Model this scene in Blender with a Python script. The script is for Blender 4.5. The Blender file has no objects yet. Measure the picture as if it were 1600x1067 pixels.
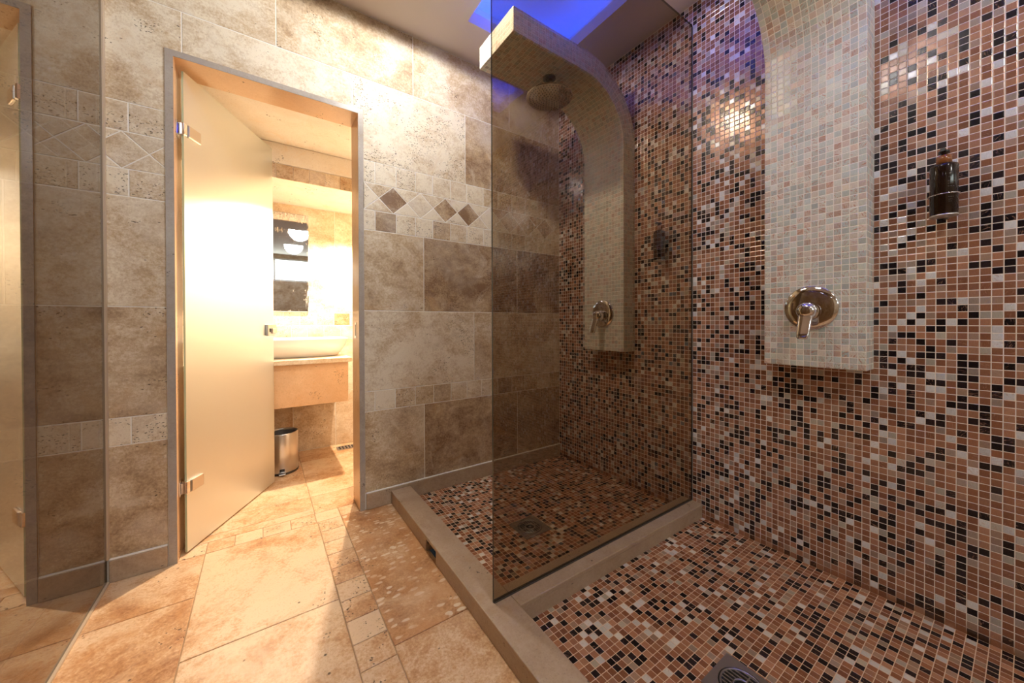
import bpy, bmesh, math, random
from mathutils import Vector, Matrix
random.seed(7)
S = bpy.context.scene
COL = S.collection
PI = math.pi

# ------------------------------------------------------------------ camera
cam = bpy.data.cameras.new('camera'); camo = bpy.data.objects.new('camera', cam); COL.objects.link(camo)
F_PX, CX, CY = 565.06, 804.6, 508.0
YAW, PITCH, ROLL = 0.6101, -0.0065, -0.0029
Fv = Vector((math.sin(YAW)*math.cos(PITCH), math.cos(YAW)*math.cos(PITCH), math.sin(PITCH)))
Rv = Vector((math.cos(YAW), -math.sin(YAW), 0)); Uv = Rv.cross(Fv)
R2 = Rv*math.cos(ROLL)+Uv*math.sin(ROLL); U2 = -Rv*math.sin(ROLL)+Uv*math.cos(ROLL)
M = Matrix((R2, U2, -Fv)).transposed().to_4x4()
M.translation = Vector((-1.7872, -1.9875, 0.9716))
camo.matrix_world = M
cam.sensor_width = 36; cam.lens = F_PX/1600*36
cam.shift_x = -(CX-800)/1600; cam.shift_y = (CY-533.5)/1600
cam.clip_start = 0.02
S.camera = camo

# ------------------------------------------------------------------ world, light, exposure
w = bpy.data.worlds.new('world'); S.world = w; w.use_nodes = True
w.node_tree.nodes['Background'].inputs[0].default_value = (0.5, 0.55, 0.6, 1)
w.node_tree.nodes['Background'].inputs[1].default_value = 0.02
S.view_settings.view_transform = 'Standard'; S.view_settings.look = 'None'
S.view_settings.gamma = 1; S.view_settings.use_curve_mapping = False
S.view_settings.exposure = 0.12
COOL = (1.0, 0.975, 0.94)
def spot(name, loc, power, color, size=150, blend=0.5, radius=0.025, target=None):
    l = bpy.data.lights.new(name, 'SPOT'); l.energy = power; l.color = color
    l.spot_size = math.radians(size); l.spot_blend = blend; l.shadow_soft_size = radius
    o = bpy.data.objects.new(name, l); COL.objects.link(o); o.location = loc
    if target is not None:
        o.rotation_euler = (Vector(target)-Vector(loc)).to_track_quat('-Z', 'Y').to_euler()
    return o
MAIN_SPOTS = [(-1.25, -0.65, 42), (-1.25, -1.50, 17), (-1.25, -2.9, 58), (-1.25, -4.3, 30)]
for x, y, e in MAIN_SPOTS:
    spot('room_spot_light', (x, y, 2.555), e, COOL, 178, 0.12, 0.025 if y > -1 else 0.16)
spot('basin_spot_light', (-1.18, 0.82, 1.845), 170, (1.0, 0.80, 0.59), 132, 0.5, 0.018, target=(-1.36, 0.60, 0.0))
# added fill lamp without a fixture, brightens the bathroom ceiling and frosted door
bl = bpy.data.lights.new('bathroom_fill_light', 'AREA'); bl.shape = 'DISK'; bl.size = 0.16; bl.energy = 34; bl.color = (1.0, 0.83, 0.64)
blo = bpy.data.objects.new('bathroom_fill_light', bl); COL.objects.link(blo); blo.location = (-2.25, 0.72, 2.04)
ZC = 2.5723

# ------------------------------------------------------------------ node helpers
class NT:
    def __init__(s, name):
        s.m = bpy.data.materials.new(name); s.m.use_nodes = True
        s.t = s.m.node_tree; s.t.nodes.clear()
        s.out = s.t.nodes.new('ShaderNodeOutputMaterial')
    def n(s, typ, props=None, **ins):
        nd = s.t.nodes.new(typ)
        for k, v in (props or {}).items(): setattr(nd, k, v)
        for k, v in ins.items():
            key = int(k[1:]) if k[0] == 'i' and k[1:].isdigit() else k.replace('_', ' ')
            s.set(nd.inputs[key], v)
        return nd
    def set(s, sock, v):
        if isinstance(v, bpy.types.NodeSocket): s.t.links.new(v, sock)
        elif isinstance(v, bpy.types.Node): s.t.links.new(v.outputs[0], sock)
        else:
            if sock.type == 'RGBA' and len(v) == 3: v = (*v, 1)
            sock.default_value = v
    def math(s, op, a, b=0.0, c=None, clamp=False):
        nd = s.n('ShaderNodeMath', {'operation': op, 'use_clamp': clamp}, i0=a, i1=b)
        if c is not None: s.set(nd.inputs[2], c)
        return nd.outputs[0]
    def vmath(s, op, a, b=(0, 0, 0)):
        nd = s.n('ShaderNodeVectorMath', {'operation': op}, i0=a)
        if op == 'SCALE': s.set(nd.inputs['Scale'], b)
        else: s.set(nd.inputs[1], b)
        return nd.outputs[0]
    def mix(s, f, a, b, mode='MIX'):
        nd = s.n('ShaderNodeMix', {'data_type': 'RGBA', 'blend_type': mode})
        s.set(nd.inputs[0], f); s.set(nd.inputs[6], a); s.set(nd.inputs[7], b)
        return nd.outputs[2]
    def ramp(s, f, stops, interp='LINEAR'):
        nd = s.n('ShaderNodeValToRGB', None, i0=f); cr = nd.color_ramp; cr.interpolation = interp
        while len(cr.elements) > 1: cr.elements.remove(cr.elements[-1])
        for i, (p, c) in enumerate(stops):
            e = cr.elements[0] if i == 0 else cr.elements.new(p)
            e.position = p
            e.color = (*c, 1) if not isinstance(c, (int, float)) else (c, c, c, 1)
        return nd.outputs[0]
    def sep(s, v):
        return s.n('ShaderNodeSeparateXYZ', None, i0=v).outputs
    def comb(s, x=0., y=0., z=0.):
        return s.n('ShaderNodeCombineXYZ', None, i0=x, i1=y, i2=z).outputs[0]
    def noise(s, vec, scale, detail=4, rough=0.55, dist=0.0):
        nd = s.n('ShaderNodeTexNoise', None, Vector=vec, Scale=scale, Detail=detail, Roughness=rough, Distortion=dist)
        return nd.outputs[0]
    def finish(s, sh): s.t.links.new(sh.outputs[0] if isinstance(sh, bpy.types.Node) else sh, s.out.inputs[0]); return s.m
def lin(r, g, b):
    f = lambda c: (c/255/12.92 if c/255 <= 0.04045 else ((c/255+0.055)/1.055)**2.4)
    return (f(r), f(g), f(b))
def simple(name, col, rough=0.5, metal=0.0, spec=0.5, emit=None, es=0, coat=0.0, bump=None):
    t = NT(name)
    p = t.n('ShaderNodeBsdfPrincipled', None, Base_Color=col, Roughness=rough, Metallic=metal)
    p.inputs['Specular IOR Level'].default_value = spec
    p.inputs['Coat Weight'].default_value = coat
    if emit: p.inputs['Emission Color'].default_value = (*emit, 1); p.inputs['Emission Strength'].default_value = es
    if bump:
        nz = t.noise(t.n('ShaderNodeTexCoord').outputs['Object'], bump[0], 3)
        b = t.n('ShaderNodeBump', None, Height=nz, Strength=bump[1], Distance=0.002)
        t.set(p.inputs['Normal'], b)
    return t.finish(p)

# ------------------------------------------------------------------ materials
def travertine(name, light, mid, dark, rough=0.45, pitcol=(0.05, 0.03, 0.02), use_tile=True, spec=0.4, vein=1.0, breccia=False, bumpk=1.0):
    """stone: per-tile tone / seed / pits come from the face attribute 'tile'"""
    t = NT(name)
    pos = t.n('ShaderNodeTexCoord').outputs['Object']
    if use_tile:
        at = t.n('ShaderNodeAttribute', {'attribute_name': 'tile'}).outputs['Vector']
        tone, seed, pits = t.sep(at)
    else:
        tone, seed, pits = 0.35, 0.0, 0.3
    off = t.vmath('SCALE', t.comb(seed, t.math('MULTIPLY', seed, 1.7), t.math('MULTIPLY', seed, 2.3)), 9.0)
    p = t.vmath('ADD', pos, off)
    big = t.noise(p, 4.0, 5, 0.6, 0.6)
    pst = t.vmath('MULTIPLY', p, (1.0, 1.0, 1.45))
    med = t.noise(pst, 16.0, 8, 0.72, 0.5)
    fine = t.noise(p, 110.0, 4, 0.7)
    v = t.math('ADD', t.math('MULTIPLY', big, 0.75), t.math('MULTIPLY', med, 0.55))
    v = t.math('ADD', v, t.math('MULTIPLY', t.math('SUBTRACT', fine, 0.5), 0.5))
    v = t.math('ADD', t.math('MULTIPLY', t.math('SUBTRACT', v, 0.65), 2.2*vein), t.math('SUBTRACT', t.math('MULTIPLY', tone, 1.3), 0.08), clamp=True)
    col = t.ramp(v, [(0.0, light), (0.45, mid), (1.0, dark)])
    # pale veils
    veil = t.noise(t.vmath('ADD', p, (3.1, 1.7, 9.2)), 3.2, 4, 0.7, 1.4)
    vm = t.ramp(veil, [(0.55, 0.0), (0.72, 0.65)])
    col = t.mix(vm, col, light)
    # ochre bloom and grey cast, patchy
    oc = t.ramp(t.noise(t.vmath('ADD', p, (11.1, 4.7, 2.2)), 5.5, 5, 0.7, 0.8), [(0.56, 0.0), (0.74, 0.55)])
    col = t.mix(oc, col, tuple(a*b for a, b in zip(mid, (1.0, 0.82, 0.58))))
    gy = t.ramp(t.noise(t.vmath('ADD', p, (2.1, 14.7, 8.2)), 3.0, 3, 0.6, 0.5), [(0.52, 0.0), (0.75, 0.5)])
    col = t.mix(gy, col, tuple(a*b for a, b in zip(light, (0.80, 0.80, 0.84))))
    spk = t.ramp(t.noise(p, 210.0, 2, 0.6), [(0.60, 0.0), (0.72, 0.5)])
    col = t.mix(spk, col, tuple(a*0.55 for a in mid))
    if breccia:
        vo = t.n('ShaderNodeTexVoronoi', {'feature': 'F1'}, Vector=t.vmath('ADD', t.vmath('MULTIPLY', p, (1.0, 1.9, 1)), t.vmath('SCALE', t.n('ShaderNodeTexNoise', None, Vector=p, Scale=14.0).outputs['Color'], 0.06)), Scale=24.0)
        clast = t.ramp(vo.outputs['Distance'], [(0.30, 1.0), (0.38, 0.0)])
        sel = t.math('GREATER_THAN', t.sep(vo.outputs['Color'])[0], 0.3)
        reg = t.ramp(t.noise(p, 3.5, 2), [(0.34, 0.0), (0.42, 1.0)])
        isb = t.math('GREATER_THAN', pits, 0.9)
        fac = t.math('MULTIPLY', t.math('MULTIPLY', clast, sel), t.math('MULTIPLY', reg, isb))
        col = t.mix(t.math('MULTIPLY', fac, 0.7), col, lin(238, 222, 196))
        rb = t.math('MULTIPLY', isb, t.ramp(t.noise(p, 6.0, 3), [(0.4, 0.0), (0.6, 0.6)]))
        col = t.mix(rb, col, lin(196, 140, 90))
    # pits: small elongated holes gathered in clusters
    vp = t.n('ShaderNodeTexVoronoi', {'feature': 'F1'}, Vector=t.vmath('ADD', t.vmath('MULTIPLY', p, (1.0, 1.0, 1.9)), t.vmath('SCALE', t.n('ShaderNodeTexNoise', None, Vector=p, Scale=40.0).outputs['Color'], 0.035)), Scale=75.0)
    vs = t.n('ShaderNodeTexVoronoi', {'feature': 'F1'}, Vector=t.vmath('MULTIPLY', p, (1.0, 1.0, 2.6)), Scale=26.0)
    cl = t.noise(t.vmath('ADD', p, (7.3, 2.2, 5.1)), 7.0, 3, 0.6)
    if breccia: pits = t.math('MULTIPLY', pits, t.math('SUBTRACT', 1.0, t.math('MULTIPLY', t.math('GREATER_THAN', pits, 0.9), 0.75)))
    pk = t.math('SUBTRACT', 0.74, t.math('MULTIPLY', pits, 0.34))
    clm = t.math('GREATER_THAN', cl, pk)
    hole = t.math('MULTIPLY', t.ramp(vp.outputs['Distance'], [(0.20, 1.0), (0.30, 0.0)]), clm)
    hs = t.math('MULTIPLY', t.ramp(vs.outputs['Distance'], [(0.07, 1.0), (0.13, 0.0)]), t.math('GREATER_THAN', t.sep(vs.outputs['Color'])[0], t.math('SUBTRACT', 0.97, t.math('MULTIPLY', pits, 0.25))))
    hole = t.math('MAXIMUM', hole, hs)
    col = t.mix(t.math('MULTIPLY', hole, 0.8), col, pitcol)
    h = t.math('SUBTRACT', t.math('MULTIPLY', fine, 0.25*bumpk), hole)
    h = t.math('ADD', h, t.math('MULTIPLY', med, 0.5*bumpk))
    bp = t.n('ShaderNodeBump', None, Height=h, Strength=0.6, Distance=0.0018)
    rg = t.math('ADD', rough, t.math('MULTIPLY', hole, 0.4))
    b = t.n('ShaderNodeBsdfPrincipled', None, Base_Color=col, Roughness=rg, Normal=bp)
    b.inputs['Specular IOR Level'].default_value = spec
    return t.finish(b)

M_WALL = travertine('wall_travertine', lin(226, 214, 192), lin(192, 168, 136), lin(132, 102, 76), 0.5)
M_FLOOR = travertine('floor_travertine', lin(222, 192, 156), lin(198, 152, 108), lin(154, 102, 62), 0.33, breccia=True, bumpk=0.7, vein=1.35)
M_TRIM = travertine('honed_trim_stone', lin(186, 178, 170), lin(168, 158, 148), lin(134, 120, 108), 0.22, use_tile=False, vein=0.45, bumpk=0.2)
M_CURB = travertine('curb_stone', lin(190, 168, 144), lin(172, 146, 120), lin(138, 108, 82), 0.35, use_tile=False, vein=0.5, bumpk=0.25)
M_BATH = travertine('bathroom_travertine', lin(236, 224, 204), lin(214, 192, 160), lin(170, 134, 96), 0.45)
M_BCEIL = travertine('pale_ceiling_stone', lin(246, 240, 230), lin(238, 228, 212), lin(214, 194, 168), 0.5, use_tile=False, vein=0.5, bumpk=0.2)
M_BASE = travertine('baseboard_stone', lin(196, 178, 156), lin(176, 154, 130), lin(140, 114, 92), 0.3, use_tile=False, vein=0.6, bumpk=0.2)
M_REVEAL = travertine('door_reveal_stone', lin(226, 190, 150), lin(214, 172, 130), lin(172, 128, 88), 0.3, use_tile=False, vein=0.5, bumpk=0.2)
M_GROUT = simple('pale_grout', lin(232, 228, 220), 0.9, bump=(120, 0.3))
M_FGROUT = simple('floor_grout', lin(176, 146, 112), 0.9, bump=(120, 0.3))
M_CEIL = simple('painted_ceiling', lin(222, 212, 204), 0.7, bump=(30, 0.05))
M_CHROME = simple('chrome', (0.78, 0.78, 0.80), 0.06, 1.0)
M_STEEL = simple('brushed_steel', (0.62, 0.60, 0.58), 0.28, 1.0)
M_DKSTEEL = simple('dull_dark_steel', (0.16, 0.16, 0.17), 0.25, 0.8)
M_ROSE = simple('dark_steel_spray_face', (0.045, 0.045, 0.05), 0.35, 0.6)
M_DRAIN = simple('drain_steel', (0.42, 0.41, 0.41), 0.33, 0.9, bump=(200, 0.2))
M_DARK = simple('dark_hollow', (0.01, 0.01, 0.01), 0.8)
M_PLASTIC = simple('black_plastic', (0.012, 0.010, 0.012), 0.12, coat=0.5)
M_BOTTLE = simple('dark_brown_bottle', (0.016, 0.007, 0.005), 0.12, coat=0.25)
M_AMBER = simple('amber_pump_collar', lin(150, 92, 52), 0.15, coat=0.5)
M_LABEL = simple('label_print', lin(120, 112, 104), 0.5)
M_CERAMIC = simple('white_ceramic', (0.86, 0.84, 0.82), 0.08, coat=0.4)
M_SEAL = simple('silicone_seal', lin(190, 170, 145), 0.4)
M_LED = simple('blue_led_tape', (0.1, 0.2, 1), 0.5, emit=(0.02, 0.07, 1.0), es=30)
M_LAMP = simple('lamp_lens', (1, 1, 1), 0.5, emit=(1.0, 0.93, 0.85), es=26)
M_LAMPW = simple('warm_lamp_lens', (1, 1, 1), 0.5, emit=(1.0, 0.72, 0.4), es=40)
M_WIN = simple('daylit_frosted_pane', (0.9, 0.95, 0.95), 0.5, emit=(0.86, 1.0, 0.95), es=5)
M_WHITE = simple('white_cove_paint', (0.8, 0.8, 0.82), 0.7)

def mosaic(name, stops, grout, pitch, metal=0.0, off=(0, 0), streak=None, rough=0.14, gw=0.075, stain=None, tilt=0.35, stainz=None, coat=0.0):
    t = NT(name)
    uv = t.n('ShaderNodeUVMap', {'uv_map': 'UVMap'}).outputs[0]
    u0, v0, _ = t.sep(uv)
    u = t.math('DIVIDE', t.math('ADD', u0, off[0]), pitch); v = t.math('DIVIDE', t.math('ADD', v0, off[1]), pitch)
    iu = t.math('FLOOR', u); iv = t.math('FLOOR', v)
    fu = t.math('SUBTRACT', u, iu); fv = t.math('SUBTRACT', v, iv)
    cell = t.comb(iu, iv, 0.5)
    wn = t.n('ShaderNodeTexWhiteNoise', {'noise_dimensions': '3D'}, Vector=cell)
    wn2 = t.n('ShaderNodeTexWhiteNoise', {'noise_dimensions': '3D'}, Vector=t.vmath('ADD', cell, (31.7, 11.3, 5.1)))
    r = wn.outputs['Value']; r1, r2, r3 = t.sep(wn.outputs['Color']); q1, q2, q3 = t.sep(wn2.outputs['Color'])
    col = t.ramp(r, stops, 'CONSTANT')
    # value change from tile to tile
    col = t.mix(1.0, col, t.ramp(q1, [(0, (0.80, 0.80, 0.80)), (1, (1.12, 1.10, 1.08))]), 'MULTIPLY')
    # streaks inside each tile, turned a different way in each
    ang = t.math('MULTIPLY', q2, 6.28)
    ca, sa = t.math('COSINE', ang), t.math('SINE', ang)
    ru = t.math('ADD', t.math('MULTIPLY', fu, ca), t.math('MULTIPLY', fv, sa))
    rv = t.math('SUBTRACT', t.math('MULTIPLY', fv, ca), t.math('MULTIPLY', fu, sa))
    sv = t.comb(t.math('MULTIPLY', ru, 1.0), t.math('MULTIPLY', rv, 5.0), t.math('MULTIPLY', q3, 40.0))
    sn = t.noise(sv, 1.5, 3, 0.6, 0.6)
    if streak:
        sm = t.ramp(sn, [(streak[1], 0.0), (streak[1]+0.09, 1.0)])
        sm = t.math('MULTIPLY', sm, t.math('LESS_THAN', q3, streak[2]))
        col = t.mix(t.math('MULTIPLY', sm, streak[3]), col, streak[0])
    lu = t.comb(t.math('MULTIPLY', fu, 22.0), t.math('MULTIPLY', fv, 2.5), t.math('MULTIPLY', r1, 60.0))
    ln = t.noise(lu, 1.0, 2)
    col = t.mix(1.0, col, t.ramp(ln, [(0.3, (0.88, 0.88, 0.88)), (0.7, (1.10, 1.10, 1.10))]), 'MULTIPLY')
    # grout
    eu = t.math('MINIMUM', fu, t.math('SUBTRACT', 1.0, fu)); ev = t.math('MINIMUM', fv, t.math('SUBTRACT', 1.0, fv))
    e = t.math('MINIMUM', eu, ev)
    g = t.math('LESS_THAN', e, gw*0.5)
    gcol = grout
    if stain:   # rusty grout near the floor joint, where water stands
        sz = t.ramp(t.math('ADD', v0 if stainz is None else u0, t.math('MULTIPLY', t.math('SUBTRACT', t.noise(uv, 9.0, 3), 0.5), 0.05)), stainz or [(0.0, 1.0), (0.05, 0.0)])
        gcol = t.mix(sz, grout, stain)
        col = t.mix(t.math('MULTIPLY', sz, 0.25), col, stain)
    col = t.mix(g, col, gcol)
    dist = t.ramp(e, [(gw*0.4, 0.0), (gw*0.5+0.07, 1.0)])
    h = t.math('ADD', t.math('MULTIPLY', dist, 1.0), t.math('ADD', t.math('MULTIPLY', t.math('SUBTRACT', r2, 0.5), t.math('MULTIPLY', fu, tilt)), t.math('MULTIPLY', t.math('SUBTRACT', r3, 0.5), t.math('MULTIPLY', fv, tilt))))
    h = t.math('ADD', h, t.math('MULTIPLY', ln, 0.10))
    h = t.math('ADD', h, t.math('MULTIPLY', t.noise(t.comb(fu, fv, t.math('MULTIPLY', q1, 30.0)), 2.2, 2), 0.25))
    bp = t.n('ShaderNodeBump', None, Height=h, Strength=0.7, Distance=0.0008)
    ro = t.mix(g, (rough, rough, rough), (0.85, 0.85, 0.85))
    mt = t.math('MULTIPLY', metal, t.math('SUBTRACT', 1.0, g))
    b = t.n('ShaderNodeBsdfPrincipled', None, Base_Color=col, Roughness=ro, Metallic=mt, Normal=bp)
    b.inputs['Specular IOR Level'].default_value = 0.6
    t.set(b.inputs['Coat Weight'], t.math('MULTIPLY', coat, t.math('SUBTRACT', 1.0, g))); b.inputs['Coat Roughness'].default_value = 0.10; t.set(b.inputs['Coat Normal'], bp)
    return t.finish(b)
PITCH_T = 0.02179
def pal(k=(1, 1, 1)):
    c = lambda *a: tuple(x*y for x, y in zip(lin(*a), k))
    return [(0.0, c(190, 140, 112)), (0.15, c(172, 122, 96)), (0.29, c(160, 110, 84)), (0.41, c(198, 152, 126)), (0.49, c(150, 102, 78)), (0.56, c(186, 158, 140)),
        (0.62, c(48, 38, 44)), (0.74, c(26, 21, 30)), (0.865, c(240, 243, 246)), (0.93, c(204, 198, 186)), (0.965, c(178, 162, 152))]
M_MOS = mosaic('copper_wall_mosaic', pal(), lin(246, 236, 226), PITCH_T, metal=0.18, tilt=0.6, rough=0.24, coat=0.5, gw=0.095, streak=(lin(206, 160, 134), 0.56, 0.35, 0.5), stain=lin(150, 100, 52))
M_MOSF = mosaic('copper_floor_mosaic', pal((0.95, 0.84, 0.70)), lin(226, 194, 160), PITCH_T, metal=0.15, gw=0.09, streak=(lin(196, 150, 120), 0.58, 0.3, 0.4), rough=0.25)
M_CREAM = mosaic('pearl_cream_mosaic', [(0, lin(216, 224, 214)), (0.25, lin(224, 226, 216)), (0.45, lin(206, 216, 212)), (0.62, lin(226, 218, 206)), (0.80, lin(222, 204, 190)), (0.92, lin(212, 184, 166)), (0.95, lin(204, 212, 204))],
                 lin(255, 250, 240), PITCH_T, metal=0.0, streak=(lin(192, 134, 104), 0.53, 0.5, 0.8), rough=0.3, gw=0.10, tilt=0.5)

def tinted_glass():
    t = NT('bronze_tinted_glass')
    geo = t.n('ShaderNodeNewGeometry')
    dot = t.math('ABSOLUTE', t.n('ShaderNodeVectorMath', {'operation': 'DOT_PRODUCT'}, i0=geo.outputs['Normal'], i1=geo.outputs['Incoming']).outputs['Value'])
    F = t.math('ADD', 0.043, t.math('MULTIPLY', 0.957, t.math('POWER', t.math('SUBTRACT', 1.0, dot), 5.0)))
    F2 = t.math('DIVIDE', t.math('MULTIPLY', 1.8, F), t.math('ADD', 1.0, F))          # both faces of the pane together
    front = t.math('SUBTRACT', 1.0, geo.outputs['Backfacing'])
    fac = t.math('MULTIPLY', F2, front)
    tint = t.mix(front, (0.66, 0.59, 0.49), (0.66, 0.59, 0.49))
    tr = t.n('ShaderNodeBsdfTransparent', None, Color=tint)
    gl = t.n('ShaderNodeBsdfGlossy', None, Color=(0.96, 0.95, 0.94), Roughness=0.0)
    mx = t.n('ShaderNodeMixShader', None, i0=fac, i1=tr, i2=gl)
    return t.finish(mx)
M_TINT = tinted_glass()
def edge_mat(name, col, tr):
    t = NT(name)
    a = t.n('ShaderNodeBsdfPrincipled', None, Base_Color=col, Roughness=0.15)
    b = t.n('ShaderNodeBsdfTransparent', None, Color=tr)
    return t.finish(t.n('ShaderNodeMixShader', None, i0=0.3, i1=a, i2=b))
M_TINT_EDGE = edge_mat('dark_glass_edge', (0.05, 0.05, 0.05), (0.3, 0.3, 0.3))
M_GREEN_EDGE = edge_mat('green_glass_edge', lin(206, 226, 200), (0.8, 0.9, 0.8))
def frosted():
    t = NT('frosted_glass')
    d = t.n('ShaderNodeBsdfDiffuse', None, Color=(0.44, 0.50, 0.47))
    tl = t.n('ShaderNodeBsdfTranslucent', None, Color=(0.80, 0.86, 0.80))
    mx = t.n('ShaderNodeMixShader', None, i0=0.45, i1=d, i2=tl)
    gl = t.n('ShaderNodeBsdfGlossy', None, Color=(0.8, 0.85, 0.85), Roughness=0.42)
    fr = t.n('ShaderNodeFresnel', None, IOR=1.4)
    return t.finish(t.n('ShaderNodeMixShader', None, i0=fr, i1=mx, i2=gl))
M_FROST = frosted()
def mirror_mat():
    t = NT('streaked_mirror')
    pos = t.n('ShaderNodeTexCoord').outputs['Object']
    x, y, z = t.sep(pos)
    n1 = t.noise(t.vmath('MULTIPLY', pos, (1, 1, 0.16)), 70.0, 4, 0.7, 0.5)
    n2 = t.noise(pos, 130.0, 3, 0.7)
    n3 = t.noise(pos, 9.0, 3, 0.6)
    # water drips: dense at the top, along the right edge and in two runs lower down
    top = t.ramp(t.math('SUBTRACT', z, 1.06), [(0.46, 0.0), (0.60, 0.5), (0.64, 0.15), (0.73, 0.65)])
    rt = t.ramp(t.math('ADD', x, 2.0), [(0.44, 0.0), (0.48, 0.25), (0.505, 0.55)])
    low = t.ramp(t.math('SUBTRACT', z, 1.06), [(0.0, 0.4), (0.05, 0.12), (0.3, 0.22), (0.34, 0.0)])
    dens = t.math('MAXIMUM', t.math('MAXIMUM', top, rt), low)
    k = t.math('ADD', t.math('MULTIPLY', n1, 0.75), t.math('ADD', t.math('MULTIPLY', n2, 0.25), t.math('MULTIPLY', t.math('SUBTRACT', n3, 0.5), 0.3)))
    m = t.ramp(t.math('ADD', k, t.math('MULTIPLY', dens, 0.42)), [(0.70, 0.0), (0.76, 0.9)])
    gl = t.n('ShaderNodeBsdfGlossy', None, Color=(0.80, 0.80, 0.80), Roughness=0.015)
    df = t.n('ShaderNodeBsdfDiffuse', None, Color=(0.55, 0.50, 0.44))
    return t.finish(t.n('ShaderNodeMixShader', None, i0=m, i1=gl, i2=df))
M_MIRROR = mirror_mat()

# ------------------------------------------------------------------ mesh helpers
def finish(o, label=None, cat=None, group=None, kind=None, parent=None):
    if label: o['label'] = label
    if cat: o['category'] = cat
    if group: o['group'] = group
    if kind: o['kind'] = kind
    if parent: o.parent = parent
    return o
def empty(name, loc, label, cat, group=None, kind=None):
    o = bpy.data.objects.new(name, None); COL.objects.link(o); o.location = loc; o.empty_display_size = 0.05
    return finish(o, label, cat, group, kind)
class MB:
    """collects faces with material index, uv and the per-face 'tile' vector, all in world metres"""
    def __init__(s): s.v = []; s.f = []; s.uv = []; s.t = []; s.mi = []; s.sm = []
    def face(s, pts, uv=None, tile=(0.35, 0, 0.3), mi=0, smooth=False):
        i = len(s.v); s.v += [tuple(p) for p in pts]; s.f.append(list(range(i, i+len(pts))))
        s.uv.append(uv or [(0, 0)]*len(pts)); s.t.append(tile); s.mi.append(mi); s.sm.append(smooth)
    def box(s, a, b, mi=0, tile=(0.35, 0, 0.3), uvs=False, skip=()):
        x0, y0, z0 = a; x1, y1, z1 = b
        F = {'-x': [(x0, y1, z0), (x0, y0, z0), (x0, y0, z1), (x0, y1, z1)], '+x': [(x1, y0, z0), (x1, y1, z0), (x1, y1, z1), (x1, y0, z1)],
             '-y': [(x0, y0, z0), (x1, y0, z0), (x1, y0, z1), (x0, y0, z1)], '+y': [(x1, y1, z0), (x0, y1, z0), (x0, y1, z1), (x1, y1, z1)],
             '-z': [(x0, y1, z0), (x1, y1, z0), (x1, y0, z0), (x0, y0, z0)], '+z': [(x0, y0, z1), (x1, y0, z1), (x1, y1, z1), (x0, y1, z1)]}
        for k, q in F.items():
            if k in skip: continue
            ax = k[1]
            uv = [((p[1], p[2]) if ax == 'x' else (p[0], p[2]) if ax == 'y' else (p[0], p[1])) for p in q]
            m = mi[k] if isinstance(mi, dict) else mi
            s.face(q, uv, tile, m)
    def slab(s, poly, plane, h0, h1, tile, bev=0.003, gap=0.0015, mi=0):
        """stone tile: convex polygon in a plane ('wall_y': (x,z) facing -y, 'floor': (x,y) facing +z, 'wall_x': (y,z) facing -x ...)"""
        P = lambda q, h: (q[0], -h, q[1]) if plane == 'back' else (q[0], q[1], h)
        p0 = inset(poly, gap); p1 = inset(poly, gap+bev)
        if p1 is None: return
        n = len(p0)
        b = [P(q, h0) for q in p0]; m = [P(q, h1-bev*0.6) for q in p0]; tt = [P(q, h1) for q in p1]
        s.face(tt, None, tile, mi)
        for i in range(n):
            j = (i+1) % n
            s.face([b[i], b[j], m[j], m[i]], None, tile, mi); s.face([m[i], m[j], tt[j], tt[i]], None, tile, mi)
    def build(s, name, mats, parent=None, weld=False, bevel=0, bseg=2, origin=None):
        me = bpy.data.meshes.new(name)
        vs = s.v
        if origin: vs = [(v[0]-origin[0], v[1]-origin[1], v[2]-origin[2]) for v in s.v]
        me.from_pydata(vs, [], s.f)
        for m in (mats if isinstance(mats, (list, tuple)) else [mats]): me.materials.append(m)
        uvl = me.uv_layers.new(name='UVMap')
        k = 0
        for fi, f in enumerate(s.f):
            for j in range(len(f)): uvl.data[k].uv = s.uv[fi][j]; k += 1
        at = me.attributes.new('tile', 'FLOAT_VECTOR', 'FACE')
        for i, tv in enumerate(s.t): at.data[i].vector = tv
        for i, p in enumerate(me.polygons): p.material_index = s.mi[i]; p.use_smooth = s.sm[i]
        me.update()
        o = bpy.data.objects.new(name, me); COL.objects.link(o)
        if parent:
            o.parent = parent
        if origin: o.location = origin
        if weld or bevel:
            bm = bmesh.new(); bm.from_mesh(me); bmesh.ops.remove_doubles(bm, verts=bm.verts, dist=1e-5); bm.to_mesh(me); bm.free()
        if bevel:
            md = o.modifiers.new('bevel', 'BEVEL'); md.width = bevel; md.segments = bseg; md.limit_method = 'ANGLE'; md.angle_limit = 0.6
        return o
def inset(poly, d):
    n = len(poly); A = sum(poly[i][0]*poly[(i+1) % n][1]-poly[(i+1) % n][0]*poly[i][1] for i in range(n))
    if A < 0: poly = poly[::-1]
    if abs(A)/2 < 1e-5: return None
    L = []
    for i in range(n):
        a, b = poly[i], poly[(i+1) % n]; dx, dy = b[0]-a[0], b[1]-a[1]; l = math.hypot(dx, dy) or 1e-9
        L.append((a[0]-dy/l*d, a[1]+dx/l*d, dx/l, dy/l))
    out = []
    for i in range(n):
        x1, y1, dx1, dy1 = L[i-1]; x2, y2, dx2, dy2 = L[i]
        den = dx1*dy2-dy1*dx2
        if abs(den) < 1e-6: out.append((x2, y2)); continue
        t = ((x2-x1)*dy2-(y2-y1)*dx2)/den; out.append((x1+dx1*t, y1+dy1*t))
    return out
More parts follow.
